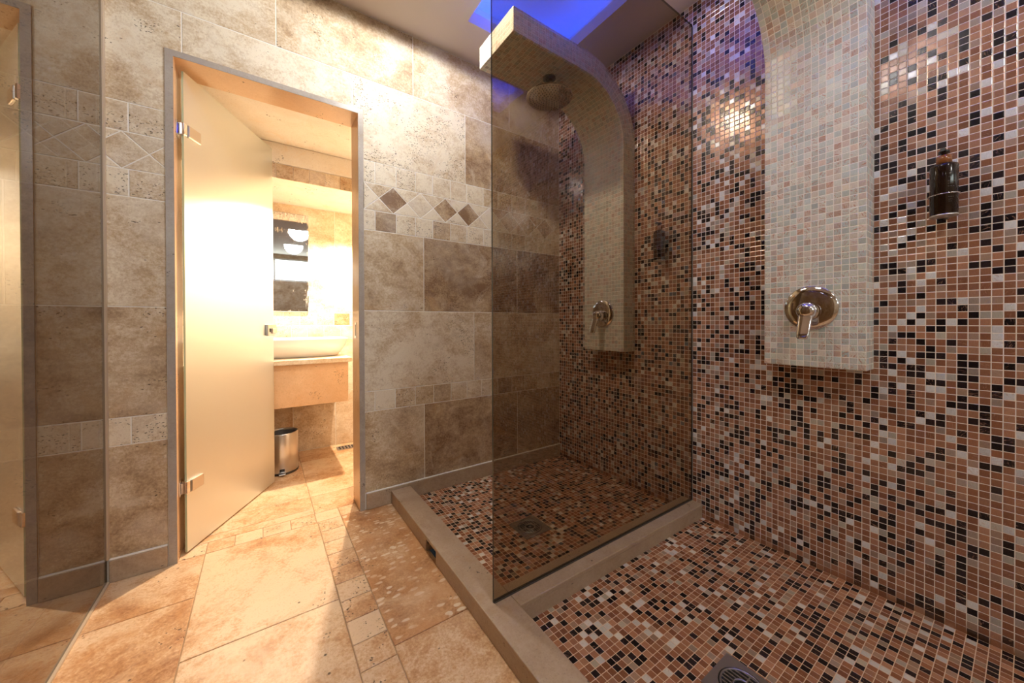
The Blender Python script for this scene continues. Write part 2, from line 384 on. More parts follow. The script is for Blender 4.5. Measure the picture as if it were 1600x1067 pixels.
def clip(poly, axis, val, keep_less):
    out = []
    n = len(poly)
    for i in range(n):
        a, b = poly[i], poly[(i+1) % n]
        ia = (a[axis] <= val) == keep_less or a[axis] == val; ib = (b[axis] <= val) == keep_less or b[axis] == val
        if ia: out.append(a)
        if ia != ib:
            t = (val-a[axis])/(b[axis]-a[axis]); out.append((a[0]+(b[0]-a[0])*t, a[1]+(b[1]-a[1])*t))
    return out
def rect(x0, z0, x1, z1): return [(x0, z0), (x1, z0), (x1, z1), (x0, z1)]
def cyl(c, axis, r0, r1, h, n=40, mb=None, cap0=True, cap1=True, mi=0, sy=1.0):
    """frustum from c along axis; returns into mb"""
    mb = mb or MB(); ax = Vector(axis).normalized(); up = Vector((0, 0, 1)) if abs(ax.z) < 0.9 else Vector((1, 0, 0))
    u = up.cross(ax).normalized(); v = ax.cross(u)*sy; c = Vector(c); e = c+ax*h
    A = [c+(u*math.cos(2*PI*i/n)+v*math.sin(2*PI*i/n))*r0 for i in range(n)]; B = [e+(u*math.cos(2*PI*i/n)+v*math.sin(2*PI*i/n))*r1 for i in range(n)]
    for i in range(n):
        j = (i+1) % n; mb.face([A[i], A[j], B[j], B[i]], None, mi=mi, smooth=True)
    if cap0: mb.face(A[::-1], mi=mi)
    if cap1: mb.face(B, mi=mi)
    return mb
def lathe(c, axis, prof, n=48, mb=None, mi=0, sy=1.0, smooth=True):
    """prof: list of (r, h) along axis"""
    mb = mb or MB(); ax = Vector(axis).normalized(); up = Vector((0, 0, 1)) if abs(ax.z) < 0.9 else Vector((1, 0, 0))
    u = up.cross(ax).normalized(); v = ax.cross(u)*sy; c = Vector(c)
    rings = [[c+ax*h+(u*math.cos(2*PI*i/n)+v*math.sin(2*PI*i/n))*r for i in range(n)] for r, h in prof]
    for a, b in zip(rings, rings[1:]):
        for i in range(n):
            j = (i+1) % n
            mb.face([a[i], a[j], b[j], b[i]], None, mi=mi, smooth=smooth)
    if prof[0][0] > 1e-4: mb.face(rings[0][::-1], mi=mi)
    if prof[-1][0] > 1e-4: mb.face(rings[-1], mi=mi)
    return mb
def torus(c, axis, R, r, n=48, m=10, mb=None, arc=(0, 2*PI)):
    mb = mb or MB(); ax = Vector(axis).normalized(); up = Vector((0, 0, 1)) if abs(ax.z) < 0.9 else Vector((1, 0, 0))
    u = up.cross(ax).normalized(); v = ax.cross(u); c = Vector(c)
    P = lambda i, j: c+(u*math.cos(2*PI*i/n)+v*math.sin(2*PI*i/n))*(R+r*math.cos(2*PI*j/m))+ax*r*math.sin(2*PI*j/m)
    for i in range(n):
        for j in range(m): mb.face([P(i, j), P(i+1, j), P(i+1, j+1), P(i, j+1)], smooth=True)
    return mb
seedc = [0.0]
def T(tone=0.35, pits=0.3):
    seedc[0] += 0.371
    return (tone+random.uniform(-0.05, 0.05), seedc[0] % 7.0, pits)

# ------------------------------------------------------------------ the room shell
XR, XL = 0.0, -3.4; YB = -5.6
PX = -2.267      # left screen
# floor of the dry area and bathroom
mb = MB()
FX = -1.2235
mb.box((XL, YB, -0.08), (FX+0.02, 0.17, -0.0035), mi=1); mb.box((-2.65, 0.17, -0.08), (-0.9, 1.22, -0.0035), mi=1)
def ft(x0, y0, x1, y1, tone=0.35, pits=0.25): mb.slab(rect(x0, y0, x1, y1), 'floor', -0.0035, 0.0, T(tone, pits), 0.002, 0.0014)
ys = [-0.59, -1.20, -1.81, -2.42, -3.03, -3.64, -4.25, -4.86, -5.5]
ft(-1.99, -0.59, -1.57, 0.01, 0.16, 0.2); ft(-1.99, -1.20, -1.57, -0.59, 0.3, 0.3)
for a, b in zip(ys[1:], ys[2:]): ft(-1.99, b, -1.57, a, 0.3)
y = 0.01
tones = [0.05, 0.1, 0.2, 0.3, 0.4, 0.12, 0.45, 0.1, 0.2, 0.15]
for i in range(54):
    ft(-1.57, y-0.1035, -1.467, y, tones[i] if i < 10 else random.uniform(0, 0.4), 0.6); y -= 0.1035
ft(-1.467, -0.89, FX+0.01, 0.01, 0.5, 1.0); ft(-1.467, -1.5, FX+0.01, -0.89, 0.38, 0.3)
for k in range(7): ft(-1.467, -2.11-k*0.61, FX+0.01, -1.5-k*0.61, 0.35)
ft(-2.40, -0.285, -1.99, 0.01, 0.22); ft(-2.40, -0.895, -1.99, -0.285, 0.35, 0.3)
for k in range(8): ft(-2.40, -1.505-k*0.61, -1.99, -0.895-k*0.61, 0.35)
for k in range(10): ft(-2.81, -0.40-k*0.6, -2.40, 0.003-k*0.6 if k == 0 else 0.2-k*0.6, 0.35); ft(-3.4, -0.3-k*0.6, -2.81, 0.003 if k == 0 else 0.3-k*0.6, 0.35)
xs = [-2.076, -1.99, -1.893, -1.79, -1.68, -1.575, -1.467, -1.378]
for i, (a, b) in enumerate(zip(xs, xs[1:])): ft(a, 0.01, b, 0.107, [0.1, 0.15, 0.05, 0.1, 0.12, 0.05, 0.2][i], 0.4)
for (a, b) in ((-2.6, -2.2), (-2.2, -1.573), (-1.573, -0.93)):
    for (c, d) in ((0.107, 0.33), (0.33, 0.94), (0.94, 1.2)):
        if a < -2.076 and c < 0.2: c = 0.17
        if a == -1.573 and c < 0.2:
            ft(a, c, -1.38, d, 0.2); continue
        if a == -2.2 and c == 0.17: ft(-2.2, 0.17, -1.573, d, 0.2); ft(-2.07, 0.107, -1.573, 0.17, 0.2); continue
        ft(a, c, b, d, 0.3)
finish(mb.build('floor', [M_FLOOR, M_FGROUT]), kind='structure')

# travertine wall with the doorway
XD0, XD1, ZT, TW = -2.0741, -1.3787, 2.0475, 0.0255
DA, DB, DT = XD0-TW, XD1+TW, ZT+TW
mb = MB()
mb.box((XL, 0.0010, 0), (DA, 0.155, ZC), mi=1); mb.box((DB, 0.0010, 0), (0.05, 0.155, ZC), mi=1); mb.box((DA, 0.0010, DT), (DB, 0.155, ZC), mi=1)
def wt(x0, z0, x1, z1, tone=0.35, pits=0.3): mb.slab(rect(x0, z0, x1, z1), 'back', -0.0012, 0.0, T(tone, pits), 0.0014, 0.0018)
Z = [0.085, 0.509, 0.614, 1.038, 1.46, 1.565, 1.707, 1.82, 2.24, ZC]
# right of the door
for z0, z1, jo, to in [(Z[0], Z[1], [DB, -1.03, -0.379, 0], [(0.38, .3), (0.62, .3), (0.6, .2)]),
                   (Z[2], Z[3], [DB, -0.707, -0.05, 0], [(0.2, .45), (0.28, .3), (0.2, .2)]),
                   (Z[3], Z[4], [DB, -1.03, -0.379, 0], [(0.36, .25), (0.62, .35), (0.68, .25)]),
                   (Z[7], Z[8], [-1.40, -0.765, -0.10, 0], [(0.08, .75), (0.42, .4), (0.3, .3)]),
                   (Z[8], Z[9], [-2.72, -1.727, -1.088, -0.44, 0], [(0.2, .2), (0.42, .45), (0.30, .4), (0.12, .1)])]:
    for i, (a, b) in enumerate(zip(jo, jo[1:])):
        if z0 == Z[7] and i == 0:
            mb.slab([(DB, Z[7]), (b, Z[7]), (b, Z[8]), (a, Z[8]), (a, DT), (DB, DT)], 'back', -0.0012, 0.0, T(*to[i]), 0.0012, 0.0013); continue
        wt(a, z0, b, z1, *to[i])
wt(-2.049, DT, -1.40, Z[8], 0.25, .3)
j = [DB, -1.301, -1.194, -1.083, -0.973, -0.864, -0.757, -0.654, -0.534, -0.423, -0.317, -0.206, -0.1, 0]
tn = [.3, .05, .4, .35, .55, .25, .2, .3, .5, .45, .4, .3, .4]
for i, (a, b) in enumerate(zip(j, j[1:])): wt(a, Z[1], b, Z[2], tn[i], .5)
j = [DB, -1.295, -1.184, -1.077, -0.975, -0.863, -0.756, -0.639, -0.53, -0.42, -0.31, -0.2, -0.1, 0]
for i, (a, b) in enumerate(zip(j, j[1:])):
    wt(a, Z[6], b, Z[7], [.05, .0, .1, .05, .1, .12, .15, .45, .2, .2, .2, .2, .2][i], .5 if i != 2 else .95)
    wt(a, Z[4], b, Z[5], [.08, .5, .15, .12, .45, .15, .12, .15, .3, .4, .2, .2, .2][i], .5)
def band(xc0, xa, xb, tones, ttop):
    c = xc0; k = 0; zm = (Z[5]+Z[6])/2; hp = 0.076
    while c-hp < xb:
        d = [(c, Z[5]), (c+hp, zm), (c, Z[6]), (c-hp, zm)]
        up = [(c, Z[6]), (c+hp, zm), (c+2*hp, Z[6])]; dn = [(c, Z[5]), (c+2*hp, Z[5]), (c+hp, zm)]
        for poly, to in ((d, tones[k % len(tones)]), (up, ttop[k % len(ttop)]), (dn, 0.1)):
            q = clip(clip(poly, 0, xa, False), 0, xb, True)
            if len(q) >= 3 and inset(q, 0.004): 
                A = abs(sum(q[i][0]*q[(i+1) % len(q)][1]-q[(i+1) % len(q)][0]*q[i][1] for i in range(len(q))))/2
                if A > 0.0004: mb.slab(q, 'back', -0.0012, 0.0, T(to, .4), 0.0014, 0.0018)
        c += 2*hp; k += 1
band(-1.352, DB, 0.0, [0.15, 0.72, 0.08, 0.6, 0.62, 0.1, 0.3, 0.35, 0.3], [0.35, 0.05, 0.45, 0.1, 0.05, 0.5, 0.2])
band(-2.222-0.152*8, XL, DA, [0.25], [0.2])
# left of the door
wt(-2.72, Z[0], DA, Z[1], 0.4, .3); wt(XL, Z[0], -2.72, Z[1], 0.4)
j = [XL, -2.9, -2.8, -2.69, -2.58, -2.47, -2.36, -2.285, -2.203, DA]
for i, (a, b) in enumerate(zip(j, j[1:])):
    wt(a, Z[1], b, Z[2], .08, .55); wt(a, Z[6], b, Z[7], .15 if i != 8 else .3, .6); wt(a, Z[4], b, Z[5], .15 if i != 8 else .25, .5)
wt(-2.72, Z[2], DA, Z[3], 0.42, .3); wt(XL, Z[2], -2.72, Z[3], 0.4)
wt(-2.5, Z[3], DA, Z[4], 0.3, .25); wt(XL, Z[3], -2.5, Z[4], 0.3)
mb.slab([(-2.55, Z[7]), (DA, Z[7]), (DA, DT), (-2.049, DT), (-2.049, Z[8]), (-2.55, Z[8])], 'back', -0.0012, 0.0, T(0.2, .4), 0.0012, 0.0013)
wt(XL, Z[7], -2.55, Z[8], 0.3)
wt(XL, Z[8], -2.72, ZC, 0.3)
# back faces of this wall seen from the bathroom
finish(mb.build('wall_back', [M_WALL, M_GROUT]), kind='structure')

# skirting
def skirt(x0, x1):
    m = MB()
    m.box((x0, -0.012, 0.0), (x1, 0.001, 0.083)); m.box((x0, -0.011, 0.083), (x1, 0.001, 0.0885), mi=1)
    return m.build('baseboard_back', [M_BASE, M_GROUT], weld=True, bevel=0.0025)
finish(skirt(DB+0.006, -0.001), kind='structure'); finish(skirt(XL, PX-0.02), kind='structure'); finish(skirt(PX+0.004, DA-0.003), kind='structure')

# stone door lining
mb = MB()
mb.box((DA, -0.003, 0), (XD0, 0.16, DT)); mb.box((XD1, -0.003, 0), (DB, 0.16, DT)); mb.box((XD0, -0.003, ZT), (XD1, 0.16, DT))
for f in range(len(mb.f)): pass
tr = mb.build('trim_1', M_REVEAL); finish(tr, kind='structure')
mb = MB()   # the grey sawn front edge of the lining
mb.box((DA, -0.0045, 0), (XD0-0.0006, -0.003, DT)); mb.box((XD1+0.0006, -0.0045, 0), (DB, -0.003, DT)); mb.box((XD0-0.0006, -0.0045, ZT+0.0006), (XD1+0.0006, -0.003, DT))
finish(mb.build('edge_strip', M_TRIM, parent=tr), label='grey sawn front edge of the stone door lining')
mb = MB(); mb.box((XD1-0.002, 0.058, 0.893), (XD1+0.001, 0.092, 0.976)); mb.box((XD1-0.0025, 0.069, 0.905), (XD1-0.0015, 0.081, 0.964), mi=1)
finish(mb.build('strike_plate', [M_STEEL, M_DARK], parent=tr), label='small steel strike plate in the stone door lining')

# mosaic wall
mb = MB()
def mos_wall(mb, x, y0, y1, z0, z1): mb.face([(x, y1, z0), (x, y0, z0), (x, y0, z1), (x, y1, z1)], [(-y1, z0), (-y0, z0), (-y0, z1), (-y1, z1)])
mb.box((0.0, YB, -0.05), (0.12, 0.155, ZC), mi=0, skip=('-x',))
mos_wall(mb, 0.0, YB, 0.155, -0.05, ZC)
finish(mb.build('wall_right', M_MOS), kind='structure')

# shower floors
KX0, KX1, KZ = -1.2235, -1.1177, 0.0700
DY0, DY1 = -1.055, -0.948
def shower_floor(y0, y1, dx, dy):
    m = MB(); x0, x1 = KX1-0.004, 0.0
    n = 2; c = (dx, dy); zc_, ze = -0.012, 0.001
    P = lambda x, y: (x, y, ze if (x, y) != c else zc_)
    cs = [(x0, y0), (x1, y0), (x1, y1), (x0, y1)]
    r = 0.075
    inner = [(dx-r, dy-r), (dx+r, dy-r), (dx+r, dy+r), (dx-r, dy+r)]
    for i in range(4):
        a, b = cs[i], cs[(i+1) % 4]; d, e = inner[(i+1) % 4], inner[i]
        pts = [(a[0], a[1], ze), (b[0], b[1], ze), (d[0], d[1], zc_), (e[0], e[1], zc_)]
        m.face(pts, [(p[0], p[1]) for p in pts])
    m.face([(p[0], p[1], zc_) for p in inner], inner)
    m.box((x0, y0, -0.08), (x1, y1, -0.03))
    return finish(m.build('floor', M_MOSF), kind='structure')
DR1, DR2 = (-0.737, -0.607), (-0.737, -1.546)
shower_floor(DY1-0.003, 0.0, *DR1); shower_floor(-2.95, DY0+0.003, *DR2); 
mb = MB(); mb.box((KX1-0.004, YB, -0.08), (0, -2.95, 0.001)); finish(mb.build('floor', M_MOSF), kind='structure')

# other walls, ceiling with the light cove
mb = MB(); mb.box((XL-0.1, YB, -0.05), (XL, 0.155, ZC)); finish(mb.build('wall_left', M_WALL), kind='structure')
mb = MB()
WX0, WX1, WZ0, WZ1 = -2.6, -0.5, 1.95, 2.48
mb.box((XL-0.1, YB-0.12, -0.05), (WX0, YB, ZC)); mb.box((WX1, YB-0.12, -0.05), (0.12, YB, ZC)); mb.box((WX0, YB-0.12, -0.05), (WX1, YB, WZ0)); mb.box((WX0, YB-0.12, WZ1), (WX1, YB, ZC))
finish(mb.build('wall_front', M_WALL), kind='structure')
mb = MB(); 
for a in (WX0, (WX0+WX1)/2-0.02, WX1-0.04): mb.box((a, YB-0.06, WZ0), (a+0.04, YB-0.01, WZ1))
mb.box((WX0+0.04, YB-0.058, WZ0), (WX1-0.04, YB-0.012, WZ0+0.04)); mb.box((WX0+0.04, YB-0.058, WZ1-0.04), (WX1-0.04, YB-0.012, WZ1))
wo = finish(mb.build('window_1', simple('white_frame', (0.8, 0.8, 0.8), 0.4)), kind='structure')
mb = MB(); mb.box((WX0+0.03, YB-0.045, WZ0+0.03), (WX1-0.03, YB-0.035, WZ1-0.03)); finish(mb.build('pane', M_WIN, parent=wo))
RX0, RX1, RY0, RY1, RT = -0.883, -0.290, -2.35, -0.267, 0.065
mb = MB()
mb.box((XL-0.1, YB-0.12, ZC), (RX0, 0.155, ZC+RT)); mb.box((RX1, YB-0.12, ZC), (0.12, 0.155, ZC+RT)); mb.box((RX0, RY1, ZC), (RX1, 0.155, ZC+RT)); mb.box((RX0, YB-0.12, ZC), (RX1, RY0, ZC+RT))
finish(mb.build('ceiling', M_CEIL), kind='structure')
CO = 0.13; CH = 0.16
mb = MB(); z0, z1 = ZC+RT, ZC+RT+CH
mb.box((RX0-CO, RY0-CO, z1), (RX1+CO, RY1+CO, z1+0.03)); mb.box((RX0-CO-0.03, RY0-CO, z0), (RX0-CO, RY1+CO, z1)); mb.box((RX1+CO, RY0-CO, z0), (RX1+CO+0.03, RY1+CO, z1))
mb.box((RX0-CO, RY1+CO, z0), (RX1+CO, RY1+CO+0.03, z1)); mb.box((RX0-CO, RY0-CO-0.03, z0), (RX1+CO, RY0-CO, z1))
finish(mb.build('ceiling', M_WHITE), kind='structure')
mb = MB(); a = 0.05; e = 0.012
mb.box((RX0-a-e, RY0-a, z0+0.001), (RX0-a, RY1+a, z0+0.011)); mb.box((RX1+a, RY0-a, z0+0.001), (RX1+a+e, RY1+a, z0+0.011))
mb.box((RX0-a, RY1+a, z0+0.001), (RX1+a, RY1+a+e, z0+0.011)); mb.box((RX0-a, RY0-a-e, z0+0.001), (RX1+a, RY0-a, z0+0.011))
finish(mb.build('led_strip', M_LED), 'blue LED tape hidden on the ledge of the ceiling recess', 'light')

# ------------------------------------------------------------------ bathroom behind the door
BZ = 2.075
mb = MB()
def bt(x0, z0, x1, z1, tone, pits=.3, y=1.2):
    q = rect(x0, z0, x1, z1); n0 = len(mb.v); mb.slab(q, 'back', -0.0012, 0.0, T(tone, pits), 0.002, 0.0012)
    for i in range(n0, len(mb.v)): v = mb.v[i]; mb.v[i] = (v[0], v[1]+y, v[2])
mb.box((-2.65, 1.2010, -0.05), (-0.85, 1.3, BZ), mi=1)
bt(-2.6, 0, -1.60, 0.43, 0.6); bt(-1.60, 0, -1.31, 0.43, 0.5, .4); bt(-1.31, 0, -0.95, 0.43, 0.3)
bt(-2.6, 0.43, -1.31, 0.85, 0.3); bt(-1.31, 0.43, -0.95, 0.85, 0.3)
for i, x in enumerate([-2.6, -2.49, -2.385, -2.28, -2.17, -2.06, -1.95, -1.84, -1.76, -1.657, -1.55, -1.439, -1.317, -1.2, -1.1]):
    x2 = ([-2.6, -2.49, -2.385, -2.28, -2.17, -2.06, -1.95, -1.84, -1.76, -1.657, -1.55, -1.439, -1.317, -1.2, -1.1, -0.95])[i+1]
    bt(x, 0.955, x2, 1.055, 0.3 if i != 12 else 0.7, .8)
    if i < 14: bt(x+0.05 if i else x, 0.85, x2+0.05, 0.955, 0.25, .6)
bt(-2.6, 1.055, -1.9, 1.86, 0.3); bt(-1.9, 1.055, -1.31, 1.86, 0.35); bt(-1.31, 1.055, -0.95, 1.86, 0.3)
finish(mb.build('wall_bathroom_back', [M_BATH, M_GROUT]), kind='structure')
mb = MB(); mb.box((-2.7, 0.156, -0.05), (-2.6, 1.2, BZ)); finish(mb.build('wall_bathroom_left', M_BATH), kind='structure')
mb = MB(); mb.box((-0.95, 0.156, -0.05), (-0.85, 1.2, BZ)); finish(mb.build('wall_bathroom_right', M_BATH), kind='structure')
mb = MB(); mb.box((-2.7, 0.1555, BZ), (-0.85, 1.3, BZ+0.06)); finish(mb.build('ceiling', M_BCEIL), kind='structure')
mb = MB()   # bulkhead over the basin with a row of small tiles along its lower edge
mb.box((-2.6, 0.658, 1.862), (-0.95, 1.2, BZ), tile=(0.15, 3.3, 0.1), mi=1); 
xx = -2.6
while xx < -0.96:
    n0 = len(mb.v); mb.slab(rect(xx, 1.859, min(xx+0.0887, -0.951), 1.948), 'back', 0.0, 0.006, T(0.55, .5), 0.001, 0.0012)
    for i in range(n0, len(mb.v)): v = mb.v[i]; mb.v[i] = (v[0], v[1]+0.658, v[2])
    xx += 0.0887
mb.slab(rect(-2.6, 1.95, -0.951, BZ-0.002), 'back', 0.0, 0.006, T(0.1, .2), 0.001, 0.0012, mi=1)
n0 = len(mb.v)-4*9
for i in range(n0, len(mb.v)): v = mb.v[i]; mb.v[i] = (v[0], v[1]+0.658, v[2])
finish(mb.build('trim_2', [M_BATH, M_BCEIL]), kind='structure')

# mirror
mb = MB(); mb.box((-2.35, 1.183, 1.06), (-1.492, 1.199, 1.793))
mo = mb.build('wall_mirror', M_MIRROR, weld=True, bevel=0.003)
finish(mo, 'water-streaked frameless mirror on the bathroom wall above the white basin', 'mirror')
# vanity
vc = empty('vanity_counter', (-1.8, 0.93, 0.44), 'beige stone vanity counter with a deep apron under the white basin', 'counter')
def world_child(o, p): o.parent = p; o.matrix_parent_inverse = Matrix.Translation(-p.location); return o
mb = MB(); mb.box((-2.55, 0.655, 0.712), (-1.288, 1.199, 0.742)); world_child(mb.build('countertop', M_BATH, weld=True, bevel=0.003), vc)
mb = MB(); mb.box((-2.55, 0.683, 0.444), (-1.308, 0.703, 0.712)); mb.box((-1.328, 0.703, 0.444), (-1.308, 1.199, 0.712)); world_child(mb.build('apron', M_REVEAL), vc)
# basin
mb = MB(); bc = (-1.66, 0.93)
def sup(a, b, n=72, e=3.4):
    out = []
    for i in range(n):
        t = 2*PI*i/n; c, s_ = math.cos(t), math.sin(t)
        out.append((a*math.copysign(abs(c)**(2/e), c), b*math.copysign(abs(s_)**(2/e), s_)))
    return out
prof = [(0.30, 0.10, 0.742), (0.322, 0.115, 0.746), (0.345, 0.145, 0.775), (0.372, 0.178, 0.82), (0.388, 0.196, 0.862), (0.388, 0.196, 0.868), (0.380, 0.188, 0.870), (0.374, 0.182, 0.864), (0.34, 0.15, 0.80), (0.28, 0.10, 0.765), (0.10, 0.05, 0.760)]
rings = [[(bc[0]+x, bc[1]+y, z) for x, y in sup(a, b)] for a, b, z in prof]
for A, B in zip(rings, rings[1:]):
    for i in range(72): k = (i+1) % 72; mb.face([A[i], A[k], B[k], B[i]], smooth=True)
mb.face(rings[0][::-1]); mb.face(rings[-1])
bo = mb.build('wash_basin', M_CERAMIC, weld=True)
finish(bo, 'white ceramic vessel wash basin standing on the stone vanity counter', 'basin')
# bin
bx, by = -1.685, 0.845
b0 = empty('waste_bin', (bx, by, 0), 'round brushed steel pedal bin on the bathroom floor below the vanity', 'bin')
mb = lathe((bx, by, 0.012), (0, 0, 1), [(0.090, 0), (0.092, 0.004), (0.092, 0.244), (0.0905, 0.250), (0.087, 0.250), (0.086, 0.245), (0.086, 0.03), (0.03, 0.028)], 64)
world_child(mb.build('body', M_STEEL, weld=True), b0)
mb = lathe((bx, by, 0), (0, 0, 1), [(0.093, 0), (0.095, 0.003), (0.095, 0.011), (0.092, 0.0135), (0.04, 0.0135)], 64); world_child(mb.build('base_ring', M_PLASTIC, weld=True), b0)
mb = lathe((bx, by, 0.1), (0, 0, 1), [(0.084, 0), (0.084, 0.146), (0.082, 0.150), (0.080, 0.146), (0.080, 0.01), (0.02, 0.0)], 48); o_ = world_child(mb.build('liner', simple('grey_plastic_liner', (0.10, 0.09, 0.085), 0.5), weld=True), b0)
o_['label'] = 'dark plastic inner bucket of the bin'
pd = Vector((-0.03, -1, 0)).normalized(); sd = Vector((-pd.y, pd.x, 0)); c0 = Vector((bx, by, 0.012))+pd*0.09
mb = MB(); P = lambda a, b, c: tuple(c0+sd*a+pd*b+Vector((0, 0, c)))
for z_, a_, b_, m_ in ((0.0, 0.02, 0.028, 0),):
    pts = [P(-a_, 0, 0), P(a_, 0, 0), P(a_*0.9, b_, -0.004), P(-a_*0.9, b_, -0.004)]; top = [(p[0], p[1], p[2]+0.007) for p in pts]
    mb.face(pts[::-1]); mb.face(top)
    for i in range(4): k = (i+1) % 4; mb.face([pts[i], pts[k], top[k], top[i]])
world_child(mb.build('pedal', M_STEEL, weld=True, bevel=0.002), b0)
mb = MB(); pts = [P(-0.014, 0.0, 0.010), P(0.014, 0.0, 0.010), P(0.014, 0.0045, 0.010), P(-0.014, 0.0045, 0.010)]; top = [(p[0], p[1], p[2]+0.018) for p in pts]
mb.face(pts[::-1]); mb.face(top)
for i in range(4): k = (i+1) % 4; mb.face([pts[i], pts[k], top[k], top[i]])
world_child(mb.build('pedal_slot', M_PLASTIC, weld=True, bevel=0.002), b0)
# linear floor grate
g0 = empty('floor_grate', (-1.21, 1.085, 0), 'small rectangular slotted floor grate by the bathroom wall', 'grate')
mb = MB(); mb.box((-1.32, 1.04, 0.0002), (-1.10, 1.13, 0.004)); world_child(mb.build('plate', M_DRAIN), g0)
mb = MB()
for k in range(9):
    for r_ in range(2): mb.box((-1.305+k*0.0225, 1.052+r_*0.036, 0.004), (-1.293+k*0.0225, 1.080+r_*0.036, 0.0045))
world_child(mb.build('slots', M_DARK), g0)

# ------------------------------------------------------------------ frosted door with fittings
H = Vector((-2.055, 0.054, 0)); E_ = Vector((-1.734, 0.657, 0)); dd = (E_-H).normalized(); nn = Vector((dd.y, -dd.x, 0)); WD = (E_-H).length
door = MB()
def dbox(mb, s0, s1, n0, n1, z0, z1, mi=0, orient=None):
    P = lambda s, n, z: tuple(H+dd*s+nn*n+Vector((0, 0, z)))
    c = [P(s0, n0, z0), P(s1, n0, z0), P(s1, n1, z0), P(s0, n1, z0), P(s0, n0, z1), P(s1, n0, z1), P(s1, n1, z1), P(s0, n1, z1)]
    M_ = mi if isinstance(mi, (list, tuple)) else [mi]*6
    for k, q in enumerate([(3, 2, 1, 0), (4, 5, 6, 7), (0, 1, 5, 4), (1, 2, 6, 5), (2, 3, 7, 6), (3, 0, 4, 7)]): mb.face([c[i] for i in q], mi=M_[k])
dbox(door, 0, WD, -0.004, 0.004, 0.008, 2.028, [1, 1, 0, 1, 0, 1])
do = door.build('door_1', [M_FROST, M_GREEN_EDGE], weld=False)
finish(do, 'frosted glass door standing open into the warm-lit bathroom', kind='structure')
def hinge(z):
    mb = MB()
    # glass clamp: shaped plate either side of the pane
    for sgn in (1, -1):
        a, b = (0.004, 0.015) if sgn > 0 else (-0.015, -0.004)
        dbox(mb, 0.012, 0.085, a, b, z-0.026, z+0.026)
    o = mb.build('hinge', M_STEEL, parent=do, weld=True, bevel=0.004)
    o['label'] = 'brushed steel hinge clamp on the frosted glass door'
    mb = MB(); dbox(mb, -0.012, 0.010, -0.012, 0.012, z-0.026, z+0.026); mb.build('knuckle', M_CHROME, parent=o, weld=True, bevel=0.003)
    mb = MB(); mb.box((XD0, 0.032, z-0.03), (XD0+0.005, 0.085, z+0.03)); mb.box((XD0+0.005, 0.045, z-0.022), (XD0+0.013, 0.070, z+0.022)); mb.build('jamb_plate', M_CHROME, parent=o, weld=True, bevel=0.0015)
hinge(1.785); hinge(0.283)
mb = MB()
dbox(mb, WD-0.088, WD+0.002, 0.004, 0.019, 0.900, 0.966); dbox(mb, WD-0.088, WD+0.002, -0.019, -0.004, 0.900, 0.966)
lo = mb.build('door_lock', M_STEEL, parent=do, weld=True, bevel=0.003); lo['label'] = 'brushed steel lock case on the free edge of the frosted door'
mb = MB(); dbox(mb, WD-0.052, WD-0.002, 0.019, 0.027, 0.912, 0.944); mb.build('turn_knob', M_CHROME, parent=lo, weld=True, bevel=0.003)
mb = MB(); dbox(mb, WD-0.074, WD-0.060, 0.0185, 0.0195, 0.922, 0.942); mb.build('indicator', M_DARK, parent=lo)

# ------------------------------------------------------------------ glass screens
def pane(name, a, b, edge_axis, label, cat='glass screen'):
    mb = MB(); mi = {k: 1 for k in ('-x', '+x', '-y', '+y', '-z', '+z')}
    for k in edge_axis: mi[k] = 0
    mb.box(a, b, mi=mi)
    o = mb.build(name, [M_TINT, M_TINT_EDGE]); return finish(o, label, cat)
GY = -0.997
g1 = pane('glass_screen', (-1.183, GY-0.004, KZ+0.001), (-0.0015, GY+0.004, 2.4696), ('-y', '+y'), 'dark tinted frameless glass screen standing on the stone divider between the two showers')
mb = MB(); mb.box((-1.180, GY-0.0055, KZ), (-0.001, GY-0.004, KZ+0.005)); mb.box((-1.180, GY+0.004, KZ), (-0.001, GY+0.0055, KZ+0.006)); mb.box((-0.006, GY-0.0055, KZ), (-0.0005, GY-0.004, 2.46)); mb.build('sealant', simple('dark_sealant', (0.06, 0.05, 0.04), 0.4), parent=g1)
g2 = pane('glass_screen', (PX-0.008, -2.6, 0.001), (PX, -0.0135, ZC-0.002), ('-x', '+x'), 'tall dark tinted glass screen left of the doorway, mirroring the frosted door')
mb = MB(); mb.box((PX, -2.6, 0.0), (PX+0.007, -0.0135, 0.008)); mb.box((PX, -0.0135-0.004, 0.09), (PX+0.005, -0.0005, ZC-0.002)); o_ = mb.build('seal', M_SEAL, parent=g2); o_['label'] = 'pale silicone seal along the foot of the glass'

# ------------------------------------------------------------------ stone curbs
def poly_prism(mb, pts, z0, z1):
    n = len(pts); mb.face([(p[0], p[1], z1) for p in pts]); mb.face([(p[0], p[1], z0) for p in pts][::-1])
    for i in range(n): k = (i+1) % n; mb.face([(*pts[i], z0), (*pts[k], z0), (*pts[k], z1), (*pts[i], z1)])
SY0, SY1 = -0.614, -0.506   # water slot
mb = MB(); CT = 0.016
mb.box((KX0, -3.0, KZ-CT), (KX1, -0.0125, KZ))
mb.box((KX0+0.003, SY1, -0.005), (KX1-0.003, -0.0125, KZ-CT)); mb.box((KX0+0.003, -3.0, -0.005), (KX1-0.003, SY0, KZ-CT)); mb.box((KX1-0.02, SY0, -0.005), (KX1-0.003, SY1, KZ-CT))
finish(mb.build('shower_curb', M_CURB, bevel=0.003), 'long beige stone curb along the front of the showers, with a small water slot', 'curb')
mb = MB(); mb.box((KX1+0.0005, DY0, KZ-CT), (-0.0005, DY1, KZ)); mb.box((KX1+0.0005, DY0+0.003, -0.005), (-0.0005, DY1-0.003, KZ-CT))
finish(mb.build('shower_curb', M_CURB, bevel=0.003), 'short beige stone divider curb under the glass screen, running to the mosaic wall', 'curb')

